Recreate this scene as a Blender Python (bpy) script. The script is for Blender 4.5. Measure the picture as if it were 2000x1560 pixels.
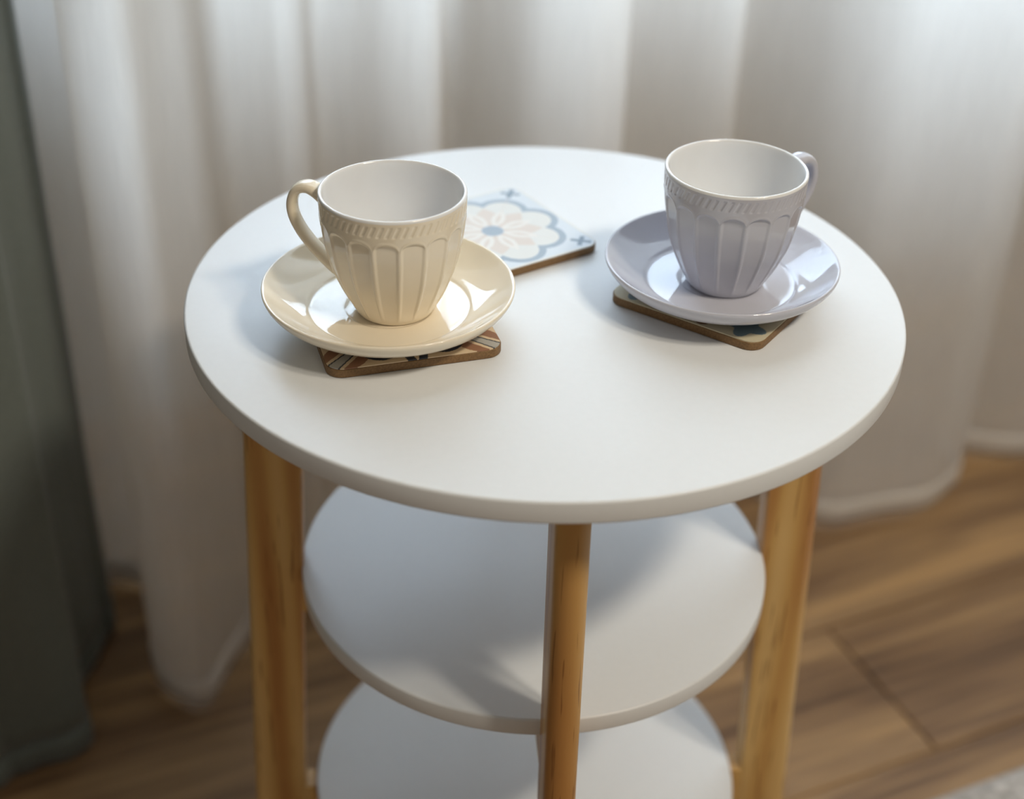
import bpy, math, random
import numpy as np
from mathutils import Matrix, Vector

for o in list(bpy.data.objects):
    bpy.data.objects.remove(o)
random.seed(7); rng = np.random.default_rng(7)
sc = bpy.context.scene
COL = sc.collection

# ------------------------------------------------------------------ camera
H = 0.55                                   # height of the table top
cam_d = bpy.data.cameras.new('camera'); cam = bpy.data.objects.new('camera', cam_d); COL.objects.link(cam)
sc.camera = cam
F = Vector((-0.0193, 0.8376, -0.5459)).normalized()
Rt = Vector((0.9990, 0.0387, 0.0242)); Rt = (Rt - F * Rt.dot(F)).normalized()
Up = Rt.cross(F)
CAM = Vector((0.0, -0.725, H + 0.3967))
cam.matrix_world = Matrix(((Rt.x, Up.x, -F.x, CAM.x), (Rt.y, Up.y, -F.y, CAM.y), (Rt.z, Up.z, -F.z, CAM.z), (0, 0, 0, 1)))
cam_d.sensor_width = 36.0; cam_d.sensor_fit = 'HORIZONTAL'
cam_d.lens = 36.0 * 2850 / 2000
cam_d.clip_start = 0.02
cam_d.dof.use_dof = True
cam_d.dof.focus_distance = 0.755
cam_d.dof.aperture_fstop = 3.5

# ------------------------------------------------------------------ world, lights, exposure
vs = sc.view_settings
vs.view_transform = 'Standard'; vs.look = 'None'; vs.gamma = 1.0; vs.use_curve_mapping = False
vs.exposure = 0.40
w = bpy.data.worlds.new('world'); sc.world = w; w.use_nodes = True
bg = w.node_tree.nodes['Background']
bg.inputs[0].default_value = (1.0, 0.92, 0.80, 1); bg.inputs[1].default_value = 0.15

TH = math.radians(26)                      # the window wall runs at this angle
U2 = Vector((math.cos(TH), math.sin(TH), 0)); V2 = Vector((math.sin(TH), -math.cos(TH), 0))
def uv(u, v, z=0.0):                       # u along the wall, v out of the wall into the room
    return U2 * u + V2 * v + Vector((0, 0, z))
ROT = Matrix(((U2.x, -V2.x, 0, 0), (U2.y, -V2.y, 0, 0), (0, 0, 1, 0), (0, 0, 0, 1)))   # local (u, -v, z)

def area(name, loc, target, size, size_y, power, color, shape='RECTANGLE'):
    l = bpy.data.lights.new(name, 'AREA'); l.shape = shape; l.size = size; l.size_y = size_y
    l.energy = power; l.color = color
    o = bpy.data.objects.new(name, l); COL.objects.link(o)
    o.location = loc
    o.rotation_euler = (Vector(target) - Vector(loc)).to_track_quat('-Z', 'Y').to_euler()
    return o
area('daylight_outside', uv(0.45, -1.8, 2.2), uv(0.42, -0.40, 1.2), 3.0, 2.2, 420, (0.62, 0.80, 1.0))
area('ceiling_lamp_light', (0.97, -1.01, H + 1.65), (0, 0, H), 0.20, 0.20, 9.5, (1.0, 0.90, 0.74), 'DISK')
area('ceiling_lamp_light', (1.16, -0.78, H + 1.65), (0, 0, H), 0.20, 0.20, 9.5, (1.0, 0.90, 0.74), 'DISK')

# ------------------------------------------------------------------ helpers
def lin(r, g, b):
    f = lambda c: (c / 255 / 12.92) if c / 255 <= 0.04045 else ((c / 255 + 0.055) / 1.055) ** 2.4
    return (f(r), f(g), f(b), 1.0)

class NT:
    def __init__(s, name):
        s.m = bpy.data.materials.new(name); s.m.use_nodes = True
        s.t = s.m.node_tree; s.b = s.t.nodes['Principled BSDF']; s.out = s.t.nodes['Material Output']
    def n(s, kind, **kw):
        nd = s.t.nodes.new(kind)
        for k, v in kw.items():
            if k.startswith('i_'):
                key = k[2:].replace('_', ' ')
                nd.inputs[int(key) if key.isdigit() else key].default_value = v
            else: setattr(nd, k, v)
        return nd
    def l(s, a, b): s.t.links.new(a, b)
    def coord(s, scale=(1, 1, 1), rnd=False):
        tc = s.n('ShaderNodeTexCoord'); mp = s.n('ShaderNodeMapping'); mp.inputs['Scale'].default_value = scale
        s.l(tc.outputs['Object'], mp.inputs['Vector'])
        if rnd:
            oi = s.n('ShaderNodeObjectInfo'); mu = s.n('ShaderNodeMath', operation='MULTIPLY'); mu.inputs[1].default_value = 37.0
            s.l(oi.outputs['Random'], mu.inputs[0]); cb = s.n('ShaderNodeCombineXYZ')
            s.l(mu.outputs[0], cb.inputs[0]); s.l(mu.outputs[0], cb.inputs[1]); s.l(mu.outputs[0], cb.inputs[2])
            s.l(cb.outputs[0], mp.inputs['Location'])
        return mp.outputs[0]
    def ramp(s, fac, stops):
        r = s.n('ShaderNodeValToRGB'); e = r.color_ramp.elements
        while len(e) < len(stops): e.new(0.5)
        for k, (p, c) in enumerate(stops): e[k].position = p; e[k].color = c
        s.l(fac, r.inputs[0]); return r.outputs[0]
    def bump(s, height, strength=0.2, dist=0.001):
        b = s.n('ShaderNodeBump'); b.inputs['Strength'].default_value = strength; b.inputs['Distance'].default_value = dist
        s.l(height, b.inputs['Height']); s.l(b.outputs[0], s.b.inputs['Normal'])

def glaze(name, rgb, rough=0.08, spec=0.8, var=0.03):
    k = NT(name); c = lin(*rgb)
    no = k.n('ShaderNodeTexNoise', i_Scale=60.0, i_Detail=2.0); k.l(k.coord(), no.inputs['Vector'])
    d = tuple(x * (1 - var) for x in c[:3]) + (1,)
    k.l(k.ramp(no.outputs[0], [(0.3, d), (0.7, c)]), k.b.inputs['Base Color'])
    k.b.inputs['Roughness'].default_value = rough
    k.b.inputs['Specular IOR Level'].default_value = spec
    return k.m

def mesh_obj(name, verts, faces, mat, parent=None, smooth=True):
    me = bpy.data.meshes.new(name)
    me.from_pydata([tuple(v) for v in verts], [], [tuple(int(i) for i in f) for f in faces]); me.update()
    if smooth: me.polygons.foreach_set('use_smooth', [True] * len(me.polygons))
    if mat: me.materials.append(mat)
    o = bpy.data.objects.new(name, me); COL.objects.link(o)
    if parent: o.parent = parent
    return o
def thing(name, label, cat, loc=(0, 0, 0), rz=0.0, group=None):
    o = bpy.data.objects.new(name, None); COL.objects.link(o); o.empty_display_size = 0.02
    o.location = loc; o.rotation_euler = (0, 0, rz)
    return tag(o, label, cat, group)
def tag(o, label=None, cat=None, group=None, kind=None):
    if label: o['label'] = label
    if cat: o['category'] = cat
    if group: o['group'] = group
    if kind: o['kind'] = kind
    return o
def grid_faces(rows, cols, wrap=False):
    i = np.arange(rows - 1)[:, None]; j = np.arange(cols if wrap else cols - 1)[None, :]
    a = i * cols + j; b = i * cols + (j + 1) % cols
    return np.stack([a, b, b + cols, a + cols], -1).reshape(-1, 4)
def lathe(name, prof, mat, parent=None, n=128, relief=None):
    """prof: list of (r, z) bottom to top on the outside; first/last with r=0 close the solid"""
    prof = np.array(prof, float); th = np.linspace(0, 2 * np.pi, n, endpoint=False)
    R = np.repeat(prof[:, :1], n, 1); Z = np.repeat(prof[:, 1:], n, 1)
    if relief is not None: R = R + relief(th[None, :], Z, R)
    P = np.stack([R * np.cos(th), R * np.sin(th), Z], -1).reshape(-1, 3)
    o = mesh_obj(name, P.tolist(), grid_faces(len(prof), n, True).tolist(), mat, parent)
    return o
def smooth_curve(pts, n):
    """Catmull-Rom through pts, resampled to n even steps"""
    P = np.array(pts, float); Q = np.vstack([2 * P[0] - P[1], P, 2 * P[-1] - P[-2]]); out = []
    for i in range(len(P) - 1):
        p0, p1, p2, p3 = Q[i:i + 4]
        for t in np.linspace(0, 1, 24, endpoint=False):
            out.append(0.5 * (2 * p1 + (p2 - p0) * t + (2 * p0 - 5 * p1 + 4 * p2 - p3) * t * t + (3 * p1 - p0 - 3 * p2 + p3) * t ** 3))
    out.append(P[-1]); out = np.array(out)
    s = np.r_[0, np.cumsum(np.linalg.norm(np.diff(out, axis=0), axis=1))]
    q = np.linspace(0, s[-1], n)
    return np.stack([np.interp(q, s, out[:, k]) for k in range(out.shape[1])], 1)
def box_vf(x0, x1, y0, y1, z0, z1, c=0.0):
    """box whose top edges are chamfered by c"""
    v = [(x0, y0, z0), (x1, y0, z0), (x1, y1, z0), (x0, y1, z0),
         (x0, y0, z1 - c), (x1, y0, z1 - c), (x1, y1, z1 - c), (x0, y1, z1 - c)]
    f = [(3, 2, 1, 0), (0, 1, 5, 4), (1, 2, 6, 5), (2, 3, 7, 6), (3, 0, 4, 7)]
    if c > 0:
        v += [(x0 + c, y0 + c, z1), (x1 - c, y0 + c, z1), (x1 - c, y1 - c, z1), (x0 + c, y1 - c, z1)]
        f += [(4, 5, 9, 8), (5, 6, 10, 9), (6, 7, 11, 10), (7, 4, 8, 11), (8, 9, 10, 11)]
    else: f.append((4, 5, 6, 7))
    return v, f
def prism(outline, z0, z1, c=0.0):
    """flat prism from an outline (counter-clockwise), top and bottom edge rounded by c"""
    P = np.array(outline, float); n = len(P)
    t = np.roll(P, -1, 0) - np.roll(P, 1, 0); t /= np.linalg.norm(t, axis=1)[:, None]
    nor = np.stack([t[:, 1], -t[:, 0]], 1)
    if c > 0:
        rings = []
        for a in (90, 60, 30, 0): rings.append((c * (1 - math.cos(math.radians(a))), z0 + c * (1 - math.sin(math.radians(a)))))
        for a in (0, 30, 60, 90): rings.append((c * (1 - math.cos(math.radians(a))), z1 - c * (1 - math.sin(math.radians(a)))))
    else: rings = [(0, z0), (0, z1)]
    v = []
    for inset, z in rings:
        for p, q in zip(P, nor): v.append((p[0] - q[0] * inset, p[1] - q[1] * inset, z))
    f = [tuple(x) for x in grid_faces(len(rings), n, True)]
    f.append(tuple(range(n))[::-1]); f.append(tuple(range((len(rings) - 1) * n, len(rings) * n)))
    return v, f
def rounded_square(s, r, k=8):
    out = []
    for cx, cy, a0 in ((s - r, s - r, 0), (-s + r, s - r, 90), (-s + r, -s + r, 180), (s - r, -s + r, 270)):
        for i in range(k + 1):
            a = math.radians(a0 + 90 * i / k); out.append((cx + r * math.cos(a), cy + r * math.sin(a)))
    return out

# ------------------------------------------------------------------ materials
def pine(name):
    k = NT(name)
    v = k.coord((20, 20, 2.6), True)
    n1 = k.n('ShaderNodeTexNoise', i_Scale=1.0, i_Detail=3.0, i_Distortion=0.6); k.l(v, n1.inputs['Vector'])
    wv = k.n('ShaderNodeTexWave', i_Scale=0.55, i_Distortion=7.0, i_Detail=2.0); wv.bands_direction = 'X'
    wv.inputs['Detail Scale'].default_value = 0.6
    k.l(v, wv.inputs['Vector'])
    mx = k.n('ShaderNodeMix', data_type='FLOAT'); mx.inputs[0].default_value = 0.30
    k.l(n1.outputs[0], mx.inputs[2]); k.l(wv.outputs['Fac'], mx.inputs[3])
    col = k.ramp(mx.outputs[0], [(0.22, lin(224, 190, 130)), (0.50, lin(206, 164, 100)), (0.72, lin(178, 126, 70))])
    # short dark pores along the grain
    pv = k.coord((420, 420, 22), True)
    pn = k.n('ShaderNodeTexNoise', i_Scale=1.0, i_Detail=1.0); k.l(pv, pn.inputs['Vector'])
    pr = k.ramp(pn.outputs[0], [(0.30, (1, 1, 1, 1)), (0.36, (0, 0, 0, 1))])
    m2 = k.n('ShaderNodeMix', data_type='RGBA'); m2.inputs['B'].default_value = lin(120, 72, 34)
    pm = k.n('ShaderNodeMath', operation='MULTIPLY'); pm.inputs[1].default_value = 0.55
    k.l(pr, pm.inputs[0]); k.l(pm.outputs[0], m2.inputs['Factor']); k.l(col, m2.inputs['A'])
    k.l(m2.outputs['Result'], k.b.inputs['Base Color'])
    k.b.inputs['Roughness'].default_value = 0.38
    k.bump(pn.outputs[0], 0.08, 0.0005)
    return k.m
M_PINE = pine('lacquered pine')

def white_board(name, rgb, rough):
    k = NT(name)
    no = k.n('ShaderNodeTexNoise', i_Scale=220.0, i_Detail=3.0); k.l(k.coord(), no.inputs['Vector'])
    c = lin(*rgb); d = tuple(x * 0.985 for x in c[:3]) + (1,)
    k.l(k.ramp(no.outputs[0], [(0.3, d), (0.7, c)]), k.b.inputs['Base Color'])
    k.b.inputs['Roughness'].default_value = rough
    k.b.inputs['Specular IOR Level'].default_value = 0.42
    k.bump(no.outputs[0], 0.03, 0.0003)
    return k.m
M_WHITE = white_board('white laminate', (226, 228, 230), 0.38)

def plank_mat():
    k = NT('brown laminate plank')
    v = k.coord((1.6, 17, 17), True)
    n1 = k.n('ShaderNodeTexNoise', i_Scale=1.0, i_Detail=6.0, i_Roughness=0.62, i_Distortion=0.5); k.l(v, n1.inputs['Vector'])
    v2 = k.coord((3.0, 120, 120), True)
    n2 = k.n('ShaderNodeTexNoise', i_Scale=1.0, i_Detail=4.0); k.l(v2, n2.inputs['Vector'])
    mx = k.n('ShaderNodeMix', data_type='FLOAT'); mx.inputs[0].default_value = 0.28
    k.l(n1.outputs[0], mx.inputs[2]); k.l(n2.outputs[0], mx.inputs[3])
    col = k.ramp(mx.outputs[0], [(0.33, lin(78, 58, 40)), (0.45, lin(124, 95, 66)), (0.55, lin(158, 126, 88)), (0.66, lin(190, 152, 102))])
    k.l(col, k.b.inputs['Base Color']); k.b.inputs['Roughness'].default_value = 0.42
    k.bump(n2.outputs[0], 0.15, 0.0006)
    return k.m
M_PLANK = plank_mat()

def fabric(name, rgb, transl, transp, thread=900.0):
    k = NT(name); t = k.t
    c = lin(*rgb)
    v = k.coord((thread, thread, thread * 0.02))
    no = k.n('ShaderNodeTexNoise', i_Scale=1.0, i_Detail=2.0); k.l(v, no.inputs['Vector'])
    d = tuple(x * 0.90 for x in c[:3]) + (1,)
    col = k.ramp(no.outputs[0], [(0.3, d), (0.7, c)])
    df = k.n('ShaderNodeBsdfDiffuse'); tr = k.n('ShaderNodeBsdfTranslucent'); tp = k.n('ShaderNodeBsdfTransparent')
    k.l(col, df.inputs[0]); k.l(col, tr.inputs[0])
    m1 = k.n('ShaderNodeMixShader'); m1.inputs[0].default_value = transl
    k.l(df.outputs[0], m1.inputs[1]); k.l(tr.outputs[0], m1.inputs[2])
    m2 = k.n('ShaderNodeMixShader'); m2.inputs[0].default_value = transp
    k.l(m1.outputs[0], m2.inputs[1]); k.l(tp.outputs[0], m2.inputs[2])
    k.l(m2.outputs[0], k.out.inputs['Surface'])
    t.nodes.remove(k.b)
    return k.m
M_SHEER = fabric('white voile', (242, 235, 226), 0.55, 0.20)
M_HEM = fabric('doubled voile hem', (240, 235, 229), 0.35, 0.0)
def drape_mat():
    k = NT('grey green drape cloth')
    v = k.coord((700, 700, 700)); no = k.n('ShaderNodeTexNoise', i_Scale=1.0, i_Detail=2.0); k.l(v, no.inputs['Vector'])
    k.l(k.ramp(no.outputs[0], [(0.3, lin(92, 100, 96)), (0.7, lin(112, 120, 115))]), k.b.inputs['Base Color'])
    k.b.inputs['Roughness'].default_value = 0.75
    k.b.inputs['Sheen Weight'].default_value = 0.15
    k.bump(no.outputs[0], 0.2, 0.0004)
    return k.m
M_DRAPE = drape_mat()
def plaster():
    k = NT('wall paint'); no = k.n('ShaderNodeTexNoise', i_Scale=90.0, i_Detail=4.0); k.l(k.coord(), no.inputs['Vector'])
    k.l(k.ramp(no.outputs[0], [(0.3, lin(186, 182, 174)), (0.7, lin(194, 190, 182))]), k.b.inputs['Base Color'])
    k.b.inputs['Roughness'].default_value = 0.9; k.bump(no.outputs[0], 0.1, 0.001)
    return k.m
M_WALL = plaster()
M_FRAME = glaze('white window frame', (235, 236, 236), 0.35)
def pane():
    k = NT('window glass')
    tp = k.n('ShaderNodeBsdfTransparent'); gl = k.n('ShaderNodeBsdfGlossy'); gl.inputs['Roughness'].default_value = 0.02
    fr = k.n('ShaderNodeFresnel'); fr.inputs[0].default_value = 1.45
    m = k.n('ShaderNodeMixShader'); k.l(fr.outputs[0], m.inputs[0]); k.l(tp.outputs[0], m.inputs[1]); k.l(gl.outputs[0], m.inputs[2])
    k.l(m.outputs[0], k.out.inputs['Surface']); k.t.nodes.remove(k.b)
    return k.m
M_GLASS = pane()
def rug_mat():
    k = NT('pale grey rug pile'); no = k.n('ShaderNodeTexNoise', i_Scale=140.0, i_Detail=4.0); k.l(k.coord(), no.inputs['Vector'])
    k.l(k.ramp(no.outputs[0], [(0.3, lin(150, 146, 142)), (0.7, lin(214, 210, 206))]), k.b.inputs['Base Color'])
    k.b.inputs['Roughness'].default_value = 0.95; k.bump(no.outputs[0], 0.8, 0.004)
    return k.m
M_RUG = rug_mat()
M_CREAM = glaze('cream glaze', (238, 226, 204), 0.05)
M_LILAC = glaze('lilac grey glaze', (195, 195, 205), 0.05)
M_INNER = glaze('white glaze', (236, 236, 236), 0.12)
def mdf():
    k = NT('brown coaster board'); no = k.n('ShaderNodeTexNoise', i_Scale=900.0, i_Detail=3.0); k.l(k.coord(), no.inputs['Vector'])
    k.l(k.ramp(no.outputs[0], [(0.3, lin(112, 84, 52)), (0.7, lin(138, 106, 68))]), k.b.inputs['Base Color'])
    k.b.inputs['Roughness'].default_value = 0.6
    return k.m
M_MDF = mdf()
def print_mat():
    k = NT('printed coaster face'); a = k.n('ShaderNodeAttribute'); a.attribute_name = 'print'
    k.l(a.outputs['Color'], k.b.inputs['Base Color']); k.b.inputs['Roughness'].default_value = 0.4
    return k.m
M_PRINT = print_mat()

# ------------------------------------------------------------------ the setting: floor, wall, window
floor = tag(mesh_obj('floor', *box_vf(-2.0, 2.6, -2.2, 0.98, -0.03, -0.0085), M_MDF, None, False), 'brown wood laminate floor of long planks', kind='structure')
floor.matrix_world = ROT
PW, PL, GAP = 0.168, 1.22, 0.0012
me_p = None
rows = range(-5, 13)
for r in rows:                              # local y = -v
    y0 = 0.018 + PW * r - 0.0
    if y0 < -1.2 or y0 > 0.80: continue
    j0 = {0: 0.41, 1: 0.02, 2: 0.78, -1: 0.93, 3: 0.33}.get(r, 0.41 + 0.37 * r)
    j0 = (j0 % PL) - 2 * PL
    for q in range(4):
        x0 = j0 + q * PL
        if x0 > 2.3 or x0 + PL < -1.9: continue
        if me_p is None:
            v, f = box_vf(0, PL - GAP, 0, PW - GAP, -0.0085, 0.0, 0.0016)
            pl = mesh_obj('plank', v, f, M_PLANK, floor, False); me_p = pl.data
        else:
            pl = bpy.data.objects.new('plank', me_p); COL.objects.link(pl); pl.parent = floor
        pl.location = (x0, y0, 0.0)

WV = 0.80                                   # wall plane at v = -WV (local y = +WV)
SILL, HEAD, WU0, WU1 = 0.69, 2.40, -0.22, 1.50
wv, wf = [], []
def addbox(vl, fl, b):
    v, f = box_vf(*b); n = len(vl); vl += v; fl += [tuple(i + n for i in q) for q in f]
for b in ((-2.0, WU0, WV, WV + 0.18, 0, 2.6), (WU1, 2.6, WV, WV + 0.18, 0, 2.6), (WU0, WU1, WV, WV + 0.18, 0, SILL), (WU0, WU1, WV, WV + 0.18, HEAD, 2.6)):
    addbox(wv, wf, b)
wall = tag(mesh_obj('wall_back', wv, wf, M_WALL, None, False), 'pale plaster wall below and around the window behind the curtains', kind='structure'); wall.matrix_world = ROT
win = tag(thing('window_1', 'wide white framed window behind the sheer curtain', None), kind='structure'); win.matrix_world = ROT
fw = 0.06
def member(name, b):
    v, f = box_vf(*b); return mesh_obj(name, v, f, M_FRAME, win, False)
y0, y1 = WV + 0.06, WV + 0.12
member('sill_rail', (WU0, WU1, y0, y1, SILL, SILL + fw)); member('head_rail', (WU0, WU1, y0, y1, HEAD - fw, HEAD))
N_P = 3
for i in range(N_P + 1):
    x = WU0 + (WU1 - WU0 - fw) * i / N_P
    member('mullion', (x, x + fw, y0, y1, SILL + fw, HEAD - fw))
for i in range(N_P):
    xa = WU0 + (WU1 - WU0 - fw) * i / N_P + fw; xb = WU0 + (WU1 - WU0 - fw) * (i + 1) / N_P
    v, f = box_vf(xa, xb, WV + 0.088, WV + 0.092, SILL + fw, HEAD - fw); mesh_obj('pane', v, f, M_GLASS, win, False)

# ------------------------------------------------------------------ curtains
def curtain_sheet(pts, n, zs, spread, vmid, ripple=0.0):
    """pts: (u, v) plan of the hem; folds close up towards the rail by spread(z)"""
    c = smooth_curve(pts, n); rows = []
    s = np.linspace(0, 1, n)
    for z in zs:
        k = spread(z)
        vv = vmid + (c[:, 1] - vmid) * k
        uu = c[:, 0].copy()
        if ripple:
            vv = vv + ripple * np.sin(s * 240 + 2 * np.sin(s * 31)) * (0.5 + 0.5 * np.sin(s * 57 + 1.0)) \
                 + ripple * 1.2 * np.sin(z * 11 + s * 40) * np.sin(s * 90) * max(0, 1 - z / 0.8)
        rows.append(np.stack([uu, -vv, np.full(n, z)], 1))
    return np.concatenate(rows)
SH = [(-0.62, -0.44), (-0.55, -0.38), (-0.47, -0.50), (-0.38, -0.42), (-0.30, -0.50), (-0.245, -0.512), (-0.198, -0.500), (-0.172, -0.462), (-0.178, -0.415), (-0.198, -0.380), (-0.199, -0.345), (-0.186, -0.318),
      (-0.166, -0.310), (-0.145, -0.332), (-0.113, -0.372), (-0.094, -0.415), (-0.085, -0.450), (-0.068, -0.470), (-0.045, -0.458), (-0.026, -0.440), (-0.006, -0.448),
      (0.004, -0.475), (0.018, -0.492), (0.040, -0.475), (0.062, -0.440), (0.088, -0.425), (0.108, -0.440), (0.118, -0.480), (0.134, -0.525), (0.156, -0.525), (0.168, -0.470), (0.182, -0.420),
      (0.215, -0.395), (0.245, -0.388), (0.266, -0.400), (0.272, -0.432), (0.264, -0.465), (0.278, -0.492), (0.310, -0.490), (0.345, -0.465), (0.380, -0.440), (0.402, -0.442), (0.412, -0.470), (0.428, -0.478),
      (0.446, -0.430), (0.462, -0.365), (0.492, -0.322), (0.535, -0.312), (0.600, -0.304), (0.648, -0.312), (0.678, -0.332), (0.684, -0.372), (0.702, -0.392), (0.728, -0.368), (0.765, -0.345),
      (0.83, -0.335), (0.90, -0.40), (0.97, -0.47), (1.06, -0.40), (1.15, -0.35), (1.25, -0.46), (1.36, -0.38), (1.50, -0.47), (1.65, -0.40), (1.80, -0.47), (1.95, -0.40)]
spr = lambda z: 1.0 - 0.45 * min(1, max(0, z - 0.05) / 2.3)
zs = np.concatenate([np.linspace(0.034, 0.9, 40), np.linspace(0.95, 2.5, 30)])
P = curtain_sheet(SH, 1300, zs, spr, -0.42, 0.0022)
sheer = thing('sheer_curtain', 'floor-length sheer white curtain hanging in soft folds behind the table', 'curtain', (0, 0, 0), TH)
mesh_obj('panel', P.tolist(), grid_faces(len(zs), 1300).tolist(), M_SHEER, sheer)
zh = np.linspace(0.008, 0.034, 4)
Ph = curtain_sheet(SH, 1300, zh, spr, -0.42, 0.0022)
hem = mesh_obj('hem', Ph.tolist(), grid_faces(4, 1300).tolist(), M_HEM, sheer)
md = hem.modifiers.new('fold', 'SOLIDIFY'); md.thickness = 0.0016; md.offset = 0

DR = [(-1.05, -0.36), (-0.98, -0.28), (-0.90, -0.37), (-0.82, -0.27), (-0.73, -0.36), (-0.63, -0.26), (-0.55, -0.33), (-0.47, -0.27), (-0.41, -0.275), (-0.36, -0.285),
      (-0.31, -0.290), (-0.277, -0.298), (-0.268, -0.312), (-0.272, -0.340), (-0.264, -0.375), (-0.248, -0.40), (-0.234, -0.425), (-0.224, -0.445), (-0.220, -0.462)]
zd = np.concatenate([np.linspace(0.03, 0.9, 46), np.linspace(0.95, 2.5, 24)])
Pd = curtain_sheet(DR, 420, zd, lambda z: 1.0 - 0.25 * min(1, max(0, z) / 2.4), -0.36, 0.004)
drape = thing('drape', 'heavy grey-green drape pulled aside at the left of the window', 'curtain', (0, 0, 0), TH)
pd = mesh_obj('panel', Pd.tolist(), grid_faces(len(zd), 420).tolist(), M_DRAPE, drape)
md = pd.modifiers.new('cloth', 'SOLIDIFY'); md.thickness = 0.0025; md.offset = 0
zb = np.linspace(0.004, 0.03, 3)
Pb = curtain_sheet(DR, 420, zb, lambda z: 1.0, -0.36, 0.004)
hb = mesh_obj('hem', Pb.tolist(), grid_faces(3, 420).tolist(), M_DRAPE, drape)
md = hb.modifiers.new('cloth', 'SOLIDIFY'); md.thickness = 0.005; md.offset = 0

# ------------------------------------------------------------------ rug
ru, rv = np.linspace(0.34, 1.9, 160), np.linspace(-0.03, -1.1, 110)
G = np.stack(np.meshgrid(ru, rv), -1).reshape(-1, 2)
zz = 0.010 + 0.0025 * rng.random(len(G))
edge = (np.minimum(np.minimum(G[:, 0] - 0.34, 1.9 - G[:, 0]), np.minimum(-0.03 - G[:, 1], G[:, 1] + 1.1)) < 1e-6)
zz[edge] = 0.0015
rug = tag(mesh_obj('rug', np.c_[G, zz].tolist(), grid_faces(110, 160)[:, ::-1].tolist(), M_RUG), 'pale grey short-pile rug on the floor at the lower right', 'rug')
rug.matrix_world = ROT

# ------------------------------------------------------------------ side table
AZ = math.radians(6.4)
table = thing('side_table', 'round white three-tier side table with four splayed pine legs', 'side table', (0, 0, 0), AZ)
def disc(name, R, ztop, t, c=0.0014):
    pr = [(0, ztop - t)]
    for a in (90, 60, 30, 0): pr.append((R - c + c * math.cos(math.radians(a)), ztop - t + c - c * math.sin(math.radians(a))))
    for a in (0, 30, 60, 90): pr.append((R - c + c * math.cos(math.radians(a)), ztop - c + c * math.sin(math.radians(a))))
    pr.append((0, ztop))
    return lathe(name, pr, M_WHITE, table, 220)
top = disc('tabletop', 0.2, H, 0.0128)
Z2, Z3, RS, TS = H - 0.191, H - 0.385, 0.1462, 0.0122
disc('shelf', RS, Z2, TS); disc('shelf', RS, Z3, TS)
# leg: outline in (radial, tangential), outer end rounded; sheared outwards towards the floor
LW, LT = 0.035, 0.018
def leg_outline():
    hw = LT / 2; o = []
    r = 0.0022
    for i in range(5):
        a = math.radians(180 + 90 * i / 4); o.append((-LW + r + r * math.cos(a), -hw + r + r * math.sin(a)))
    k = 12; rx = 0.0075
    for i in range(k + 1):
        a = math.radians(-90 + 180 * i / k); o.append((-rx + rx * math.cos(a), hw * math.sin(a)))
    for i in range(5):
        a = math.radians(90 + 90 * i / 4); o.append((-LW + r + r * math.cos(a), hw - r + r * math.sin(a)))
    return o
lo = leg_outline(); nl = len(lo); v, f = [], []
zl = [0.0, 0.1, 0.2, 0.3, 0.4, H - 0.0128]
for z in zl:
    ro = 0.1715 + 0.045 * (H - z)
    v += [(ro + x, y, z) for x, y in lo]
f = [tuple(q) for q in grid_faces(len(zl), nl, True)] + [tuple(range(nl))[::-1], tuple(range((len(zl) - 1) * nl, len(zl) * nl))]
me_leg = None
for i in range(4):
    if me_leg is None:
        lg = mesh_obj('leg', v, f, M_PINE, table, True); me_leg = lg.data
        me_leg.set_sharp_from_angle(angle=math.radians(50))
    else:
        lg = bpy.data.objects.new('leg', me_leg); COL.objects.link(lg); lg.parent = table
    lg.rotation_euler = (0, 0, math.radians(-90 + 90 * i))
# crossed support bars under each shelf, their ends rising beside the shelf edge into the legs
def bar(zt, ang, drop):
    bh, bw = 0.024, 0.0085
    L = 0.1715 + 0.045 * (H - zt) - LW + 0.004
    zs_ = zt - TS - drop
    pr = [(-L, zs_ - bh), (L, zs_ - bh), (L, zt - 0.003), (RS + 0.0006, zt - 0.003), (RS + 0.0006, zs_), (-RS - 0.0006, zs_), (-RS - 0.0006, zt - 0.003), (-L, zt - 0.003)]
    vv = [(x, -bw, z) for x, z in pr] + [(x, bw, z) for x, z in pr]; n = 8
    ff = [(0, 1, 4, 5), (1, 2, 3, 4), (0, 5, 6, 7)]
    ff = [q for q in ff] + [tuple(i + n for i in q[::-1]) for q in ff]
    ff += [(i, i + n, (i + 1) % n + n, (i + 1) % n) for i in range(n)]
    b = mesh_obj('support_bar', vv, ff, M_PINE, table, False); b.rotation_euler = (0, 0, ang)
    bm_mod = b.modifiers.new('soft edge', 'BEVEL'); bm_mod.width = 0.001; bm_mod.segments = 2; bm_mod.limit_method = 'ANGLE'
for zt in (Z2, Z3):
    bar(zt, 0.0, 0.0); bar(zt, math.pi / 2, 0.0002)

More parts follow.
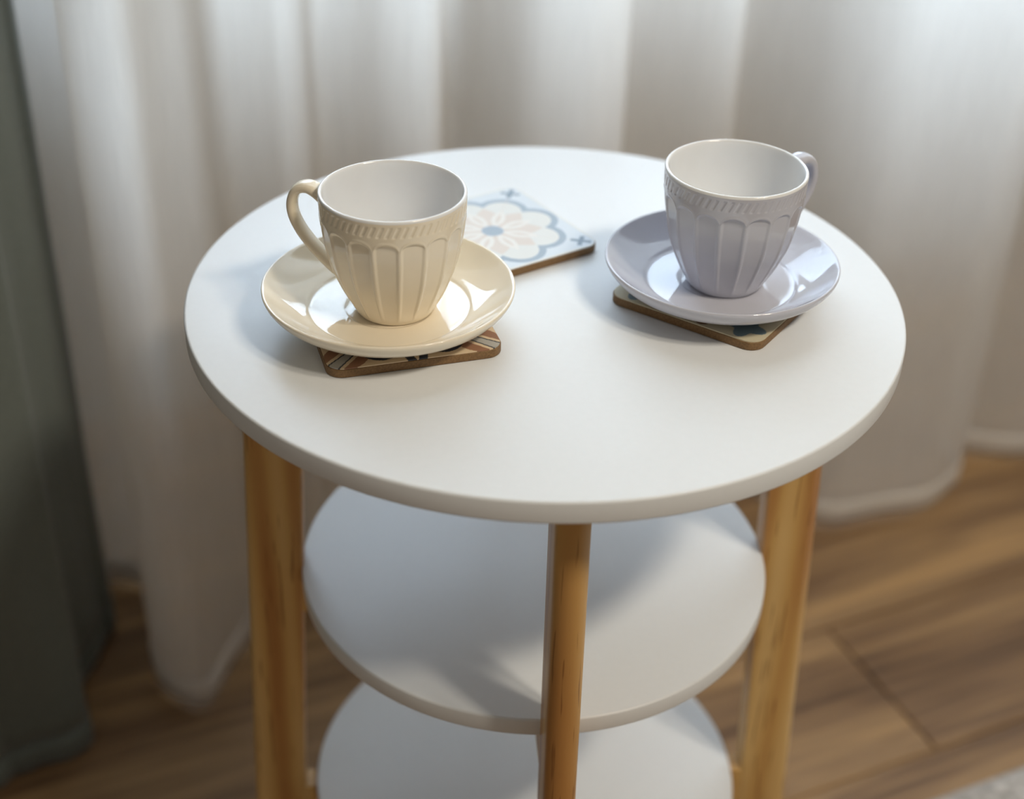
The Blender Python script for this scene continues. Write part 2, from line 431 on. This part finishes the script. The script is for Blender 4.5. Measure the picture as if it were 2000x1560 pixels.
# ------------------------------------------------------------------ coasters
CS, CT, CR = 0.0465, 0.0052, 0.009
def C(*c): return np.array(lin(*c)[:3])
def paint(base, *layers):
    out = np.empty(layers[0][0].shape + (3,)); out[:] = base
    for m, c in layers: out[m] = c
    return out
def print_flower(x, y):
    ex, ey = x, y; x, y = x / 1.09, y / 1.09
    r = np.hypot(x, y); t = np.arctan2(y, x)
    tl = (t + np.pi / 8) % (np.pi / 4) - np.pi / 8; lx, ly = r * np.cos(tl), r * np.sin(tl)      # one lobe of eight
    R1 = np.where(np.hypot(lx - 0.56, ly) < 0.315, 9, np.where(r < 0.6, 9, 0)); R2 = np.where((np.hypot(lx - 0.53, ly * 1.08) < 0.262) | (r < 0.55), 9, 0)
    c1, c2, c3, c4 = C(218, 218, 214), C(150, 165, 180), C(214, 202, 192), C(208, 216, 224)
    pet = lambda k, ph, r0, r1, wd: (np.abs(((t - ph) * k / (2 * np.pi) + 0.5) % 1 - 0.5) * 2 * np.pi / k * r < wd * np.sin(np.pi * np.clip((r - r0) / (r1 - r0), 0, 1)))
    ax, ay = np.abs(ex) - 0.81, np.abs(ey) - 0.81
    cross = ((np.abs(ax + ay) < 0.045) & (np.abs(ax - ay) < 0.19)) | ((np.abs(ax - ay) < 0.045) & (np.abs(ax + ay) < 0.19))
    return paint(c4, (r < R1, c2), (r < R2, c1), ((r < 0.60) & pet(8, np.pi / 8, 0.12, 0.60, 0.15), c3), (pet(8, 0, 0.10, 0.56, 0.085), C(226, 222, 216)),
                 (pet(8, 0, 0.2, 0.46, 0.025), c3), (r < 0.13, c2), (cross, C(120, 138, 156)), ((np.abs(ex) > 0.955) | (np.abs(ey) > 0.955), c1))
def print_fans(x, y):
    a, b = np.abs(x), np.abs(y); t = np.minimum(a, b); d = np.abs(a - b); e = 1 - np.maximum(a, b)
    g = 0.012 + 0.13 * np.clip(t - 0.35, 0, 1)
    base = C(222, 200, 168); navy, brown, grey = C(46, 54, 66), C(152, 110, 84), C(178, 176, 170)
    fan = np.sin(np.pi * np.clip((t - 0.30) / 0.55, 0, 1))
    L = [(((d > 0.11 + 0.10 * (t - 0.3)) & (d < 0.11 + 0.10 * (t - 0.3) + 0.20 * fan) & (t > 0.3)), brown),
         ((d < g + 0.028) & (t > 0.35), navy), ((d < g) & (t > 0.35), grey)]
    for cx, rr in ((0.36, 0.19),):
        q = np.hypot(t - cx, (e - 0.30) * 1.0)
        L.append(((np.abs(q - rr) < 0.032) & (e < 0.34) & (t > 0.1), navy))
    L.append(((np.abs(t - 0.085 - 0.25 * (e - 0.1)) < 0.05) & (e < 0.22), navy))
    r = np.hypot(x, y)
    L += [((r < 0.45) & (r > 0.38), navy), ((r < 0.38), grey), (r < 0.16, brown)]
    return paint(base, *L)
def print_patches(x, y):
    a, b = np.abs(x), np.abs(y); t = np.minimum(a, b); mx = np.maximum(a, b)
    base = C(206, 196, 168); blue, brown = C(112, 132, 140), C(120, 84, 56)
    L = [((np.hypot(a - 0.70, b - 0.70) < 0.20 + 0.05 * np.cos(4 * np.arctan2(b - 0.7, a - 0.7))), blue),
         ((np.hypot(t - 0.22, mx - 0.86) < 0.10), brown), ((np.hypot(t, mx - 0.62) < 0.14), blue), ((np.hypot(x, y) < 0.40), brown), ((np.hypot(x, y) < 0.30), base)]
    return paint(base, *L)
def coaster(label, x, y, ang, fn):
    k = thing('coaster', label, 'coaster', (x, y, H + 0.0002), math.radians(ang), 'square printed coasters on the table')
    v, f = prism(rounded_square(CS, CR), 0.0, CT - 0.0006, 0.0004); b = mesh_obj('board', v, f, M_MDF, k); b.data.set_sharp_from_angle(angle=math.radians(60))
    n = 230; s = CS - 0.0005; g = np.linspace(-s, s, n); X, Y = np.meshgrid(g, g)
    # fold the square grid onto the rounded corners
    r = CR; ax, ay = np.abs(X) - (s - r), np.abs(Y) - (s - r); m = (ax > 0) & (ay > 0)
    q = np.hypot(ax, ay); mxm = np.maximum(ax, ay); k2 = np.where(m, mxm / np.maximum(q, 1e-9), 1)
    Xr = np.where(m, np.sign(X) * (s - r + ax * k2), X); Yr = np.where(m, np.sign(Y) * (s - r + ay * k2), Y)
    P = np.stack([Xr, Yr, np.full_like(X, CT)], -1).reshape(-1, 3)
    bd = np.concatenate([np.arange(n), np.arange(1, n) * n + n - 1, (n - 1) * n + np.arange(n - 2, -1, -1), np.arange(n - 2, 0, -1) * n])
    low = P[bd].copy(); low[:, 2] = CT - 0.0007
    faces = grid_faces(n, n).tolist(); nb = len(bd); base = n * n
    faces += [(int(bd[i]), base + i, base + (i + 1) % nb, int(bd[(i + 1) % nb])) for i in range(nb)]
    o = mesh_obj('printed_face', np.vstack([P, low]).tolist(), faces, M_PRINT, k, False)
    allp = np.vstack([P, low]); col = fn(allp[:, 0] / CS, allp[:, 1] / CS)
    at = o.data.color_attributes.new('print', 'FLOAT_COLOR', 'POINT')
    at.data.foreach_set('color', np.c_[col, np.ones(len(col))].ravel().astype(np.float32))
coaster('bare square coaster with blue and beige flower print between the two cups', -0.0325, 0.0585, 36.0, print_flower)
coaster('square coaster with brown fan print under the cream saucer', -0.0783, -0.0468, 19.0, print_fans)
coaster('square coaster with muted blue and beige print under the lilac-grey saucer', 0.0988, 0.0010, -32.5, print_patches)

# ------------------------------------------------------------------ saucers and cups
ZS = H + CT + 0.0004
def saucer(label, x, y, R, mat):
    s = R / 0.067
    pr = [(0, 0.0022), (0.030 * s, 0.0022), (0.0315 * s, 0.0), (0.0345 * s, 0.0), (0.0365 * s, 0.0022), (0.046 * s, 0.0034), (0.055 * s, 0.0066), (0.0625 * s, 0.0110), (0.0660 * s, 0.0156),
          (0.0671 * s, 0.0183), (0.0668 * s, 0.0193), (0.0660 * s, 0.0196), (0.0650 * s, 0.0191), (0.0610 * s, 0.0158), (0.0550 * s, 0.0118), (0.0490 * s, 0.0086), (0.0450 * s, 0.0073),
          (0.0437 * s, 0.0066), (0.0428 * s, 0.0058), (0.0415 * s, 0.0056), (0.0300 * s, 0.0055), (0.0245 * s, 0.0055), (0.0236 * s, 0.0053), (0.0228 * s, 0.0048), (0.0215 * s, 0.0047), (0.012 * s, 0.0047), (0, 0.0047)]
    o = lathe('saucer', pr, mat, None, 96)
    md = o.modifiers.new('soft', 'SUBSURF'); md.levels = 1; md.render_levels = 2
    o.location = (x, y, ZS); return tag(o, label, 'saucer', 'glazed saucers on coasters')
saucer('glossy cream saucer holding the cream fluted cup', -0.0826, -0.0467, 0.0672, M_CREAM)
saucer('glossy lilac-grey saucer holding the lilac-grey fluted cup', 0.0972, -0.0020, 0.0648, M_LILAC)

CH = 0.0688
PROF = [(0.0, 0.0200), (0.0035, 0.0222), (0.012, 0.0268), (0.0208, 0.0306), (0.0297, 0.0337), (0.043, 0.0364), (0.055, 0.0377), (0.0688, 0.0383)]
def rprof(z):
    c = smooth_curve(PROF, 400); return np.interp(z, c[:, 0], c[:, 1])
NF, ND = 17, 58
def sstep(a, b, x):
    t = np.clip((x - a) / (b - a), 0, 1); return t * t * (3 - 2 * t)
def cup_relief(th, Z, R):
    ph = (th * NF / (2 * np.pi)) % 1 * 2 - 1                       # -1..1 across one flute
    q = np.clip(np.abs(ph) / 0.90, 0, 1)
    ztop = 0.0560 - 0.0042 * (1 - np.sqrt(1 - q ** 2 * 0.999))
    inside = sstep(0.0, 0.0014, ztop - Z) * (1 - sstep(0.70, 0.98, np.abs(ph)))
    fade = sstep(0.0015, 0.012, Z)
    fl = -0.00115 * inside * fade * (0.55 + 0.45 * (1 - q ** 2))
    rim_line = 0.00022 * np.exp(-((Z - ztop - 0.0006) / 0.0006) ** 2) * (np.abs(ph) < 0.97)
    band = sstep(0.0595, 0.0602, Z) * (1 - sstep(0.0652, 0.0659, Z))
    wv_ = np.cos(ND * th - (Z - 0.0627) * 700.0)
    rope = band * (-0.00036 * sstep(-0.2, 0.7, wv_))
    return fl + rim_line + rope
def teacup(label, x, y, rz, mat, hrot):
    k = thing('teacup', label, 'cup', (x, y, ZS + 0.0048), rz, 'fluted teacups on saucers')
    zz = np.concatenate([np.linspace(0.0006, 0.012, 16), np.linspace(0.0126, 0.05, 38)[:-1], np.linspace(0.05, 0.0665, 44)])
    pr = [(0.0, 0.0016), (0.0165, 0.0016), (0.0172, 0.0), (0.0192, 0.0)] + [(float(rprof(z)), float(z)) for z in zz] + [(0.0382, 0.0674)]
    def rel(th, Z, R): return np.where(Z > 0.001, cup_relief(th, Z, R), 0) * (R > 0.0185)
    lathe('body', pr, mat, k, 620, rel)
    top_ = [(0.0382, 0.0674), (0.03815, 0.0681), (0.0378, 0.0687), (0.0372, 0.0689), (0.0366, 0.0687), (0.0362, 0.0681), (0.0360, 0.0670)]
    zi = np.linspace(0.064, 0.008, 26)
    inn = [(float(rprof(z)) - 0.0024, float(z)) for z in zi] + [(0.0215, 0.0062), (0.017, 0.0048), (0.010, 0.0042), (0.0, 0.0042)]
    lathe('lining', top_ + inn, M_INNER, k, 160)
    # handle: flat oval strap swept along an ear-shaped path
    path = smooth_curve([(0.0381, 0.0600), (0.0415, 0.0622), (0.0468, 0.0638), (0.0525, 0.0614), (0.0556, 0.0545), (0.0552, 0.0470), (0.0515, 0.0388), (0.0460, 0.0316), (0.0400, 0.0256), (0.0335, 0.0205), (0.0301, 0.0187)], 60)
    tan = np.gradient(path, axis=0); tan /= np.linalg.norm(tan, axis=1)[:, None]; nor = np.stack([-tan[:, 1], tan[:, 0]], 1)
    m = 20; a = np.linspace(0, 2 * np.pi, m, endpoint=False); vs_ = []
    s = np.linspace(0, 1, 60)
    for i in range(60):
        th_ = 0.0026 + 0.0010 * (abs(s[i] - 0.5) * 2) ** 3; wd = 0.0046 + 0.0014 * (abs(s[i] - 0.5) * 2) ** 3
        for q in a:
            ca, sa = math.cos(q), math.sin(q)
            ca = math.copysign(abs(ca) ** 0.8, ca); sa = math.copysign(abs(sa) ** 0.8, sa)
            r_, z_ = path[i] + nor[i] * th_ * ca
            vs_.append((r_, wd * sa, z_))
    h = mesh_obj('handle', vs_, grid_faces(60, m, True).tolist(), mat, k); h.rotation_euler = (0, 0, hrot)
    return k
teacup('cream fluted cup with its handle to the left, on the cream saucer', -0.0795, -0.0468, 0.1, M_CREAM, math.radians(161))
teacup('lilac-grey fluted cup with its handle behind to the right, on the lilac-grey saucer', 0.0995, -0.0025, 0.0, M_LILAC, math.radians(35))
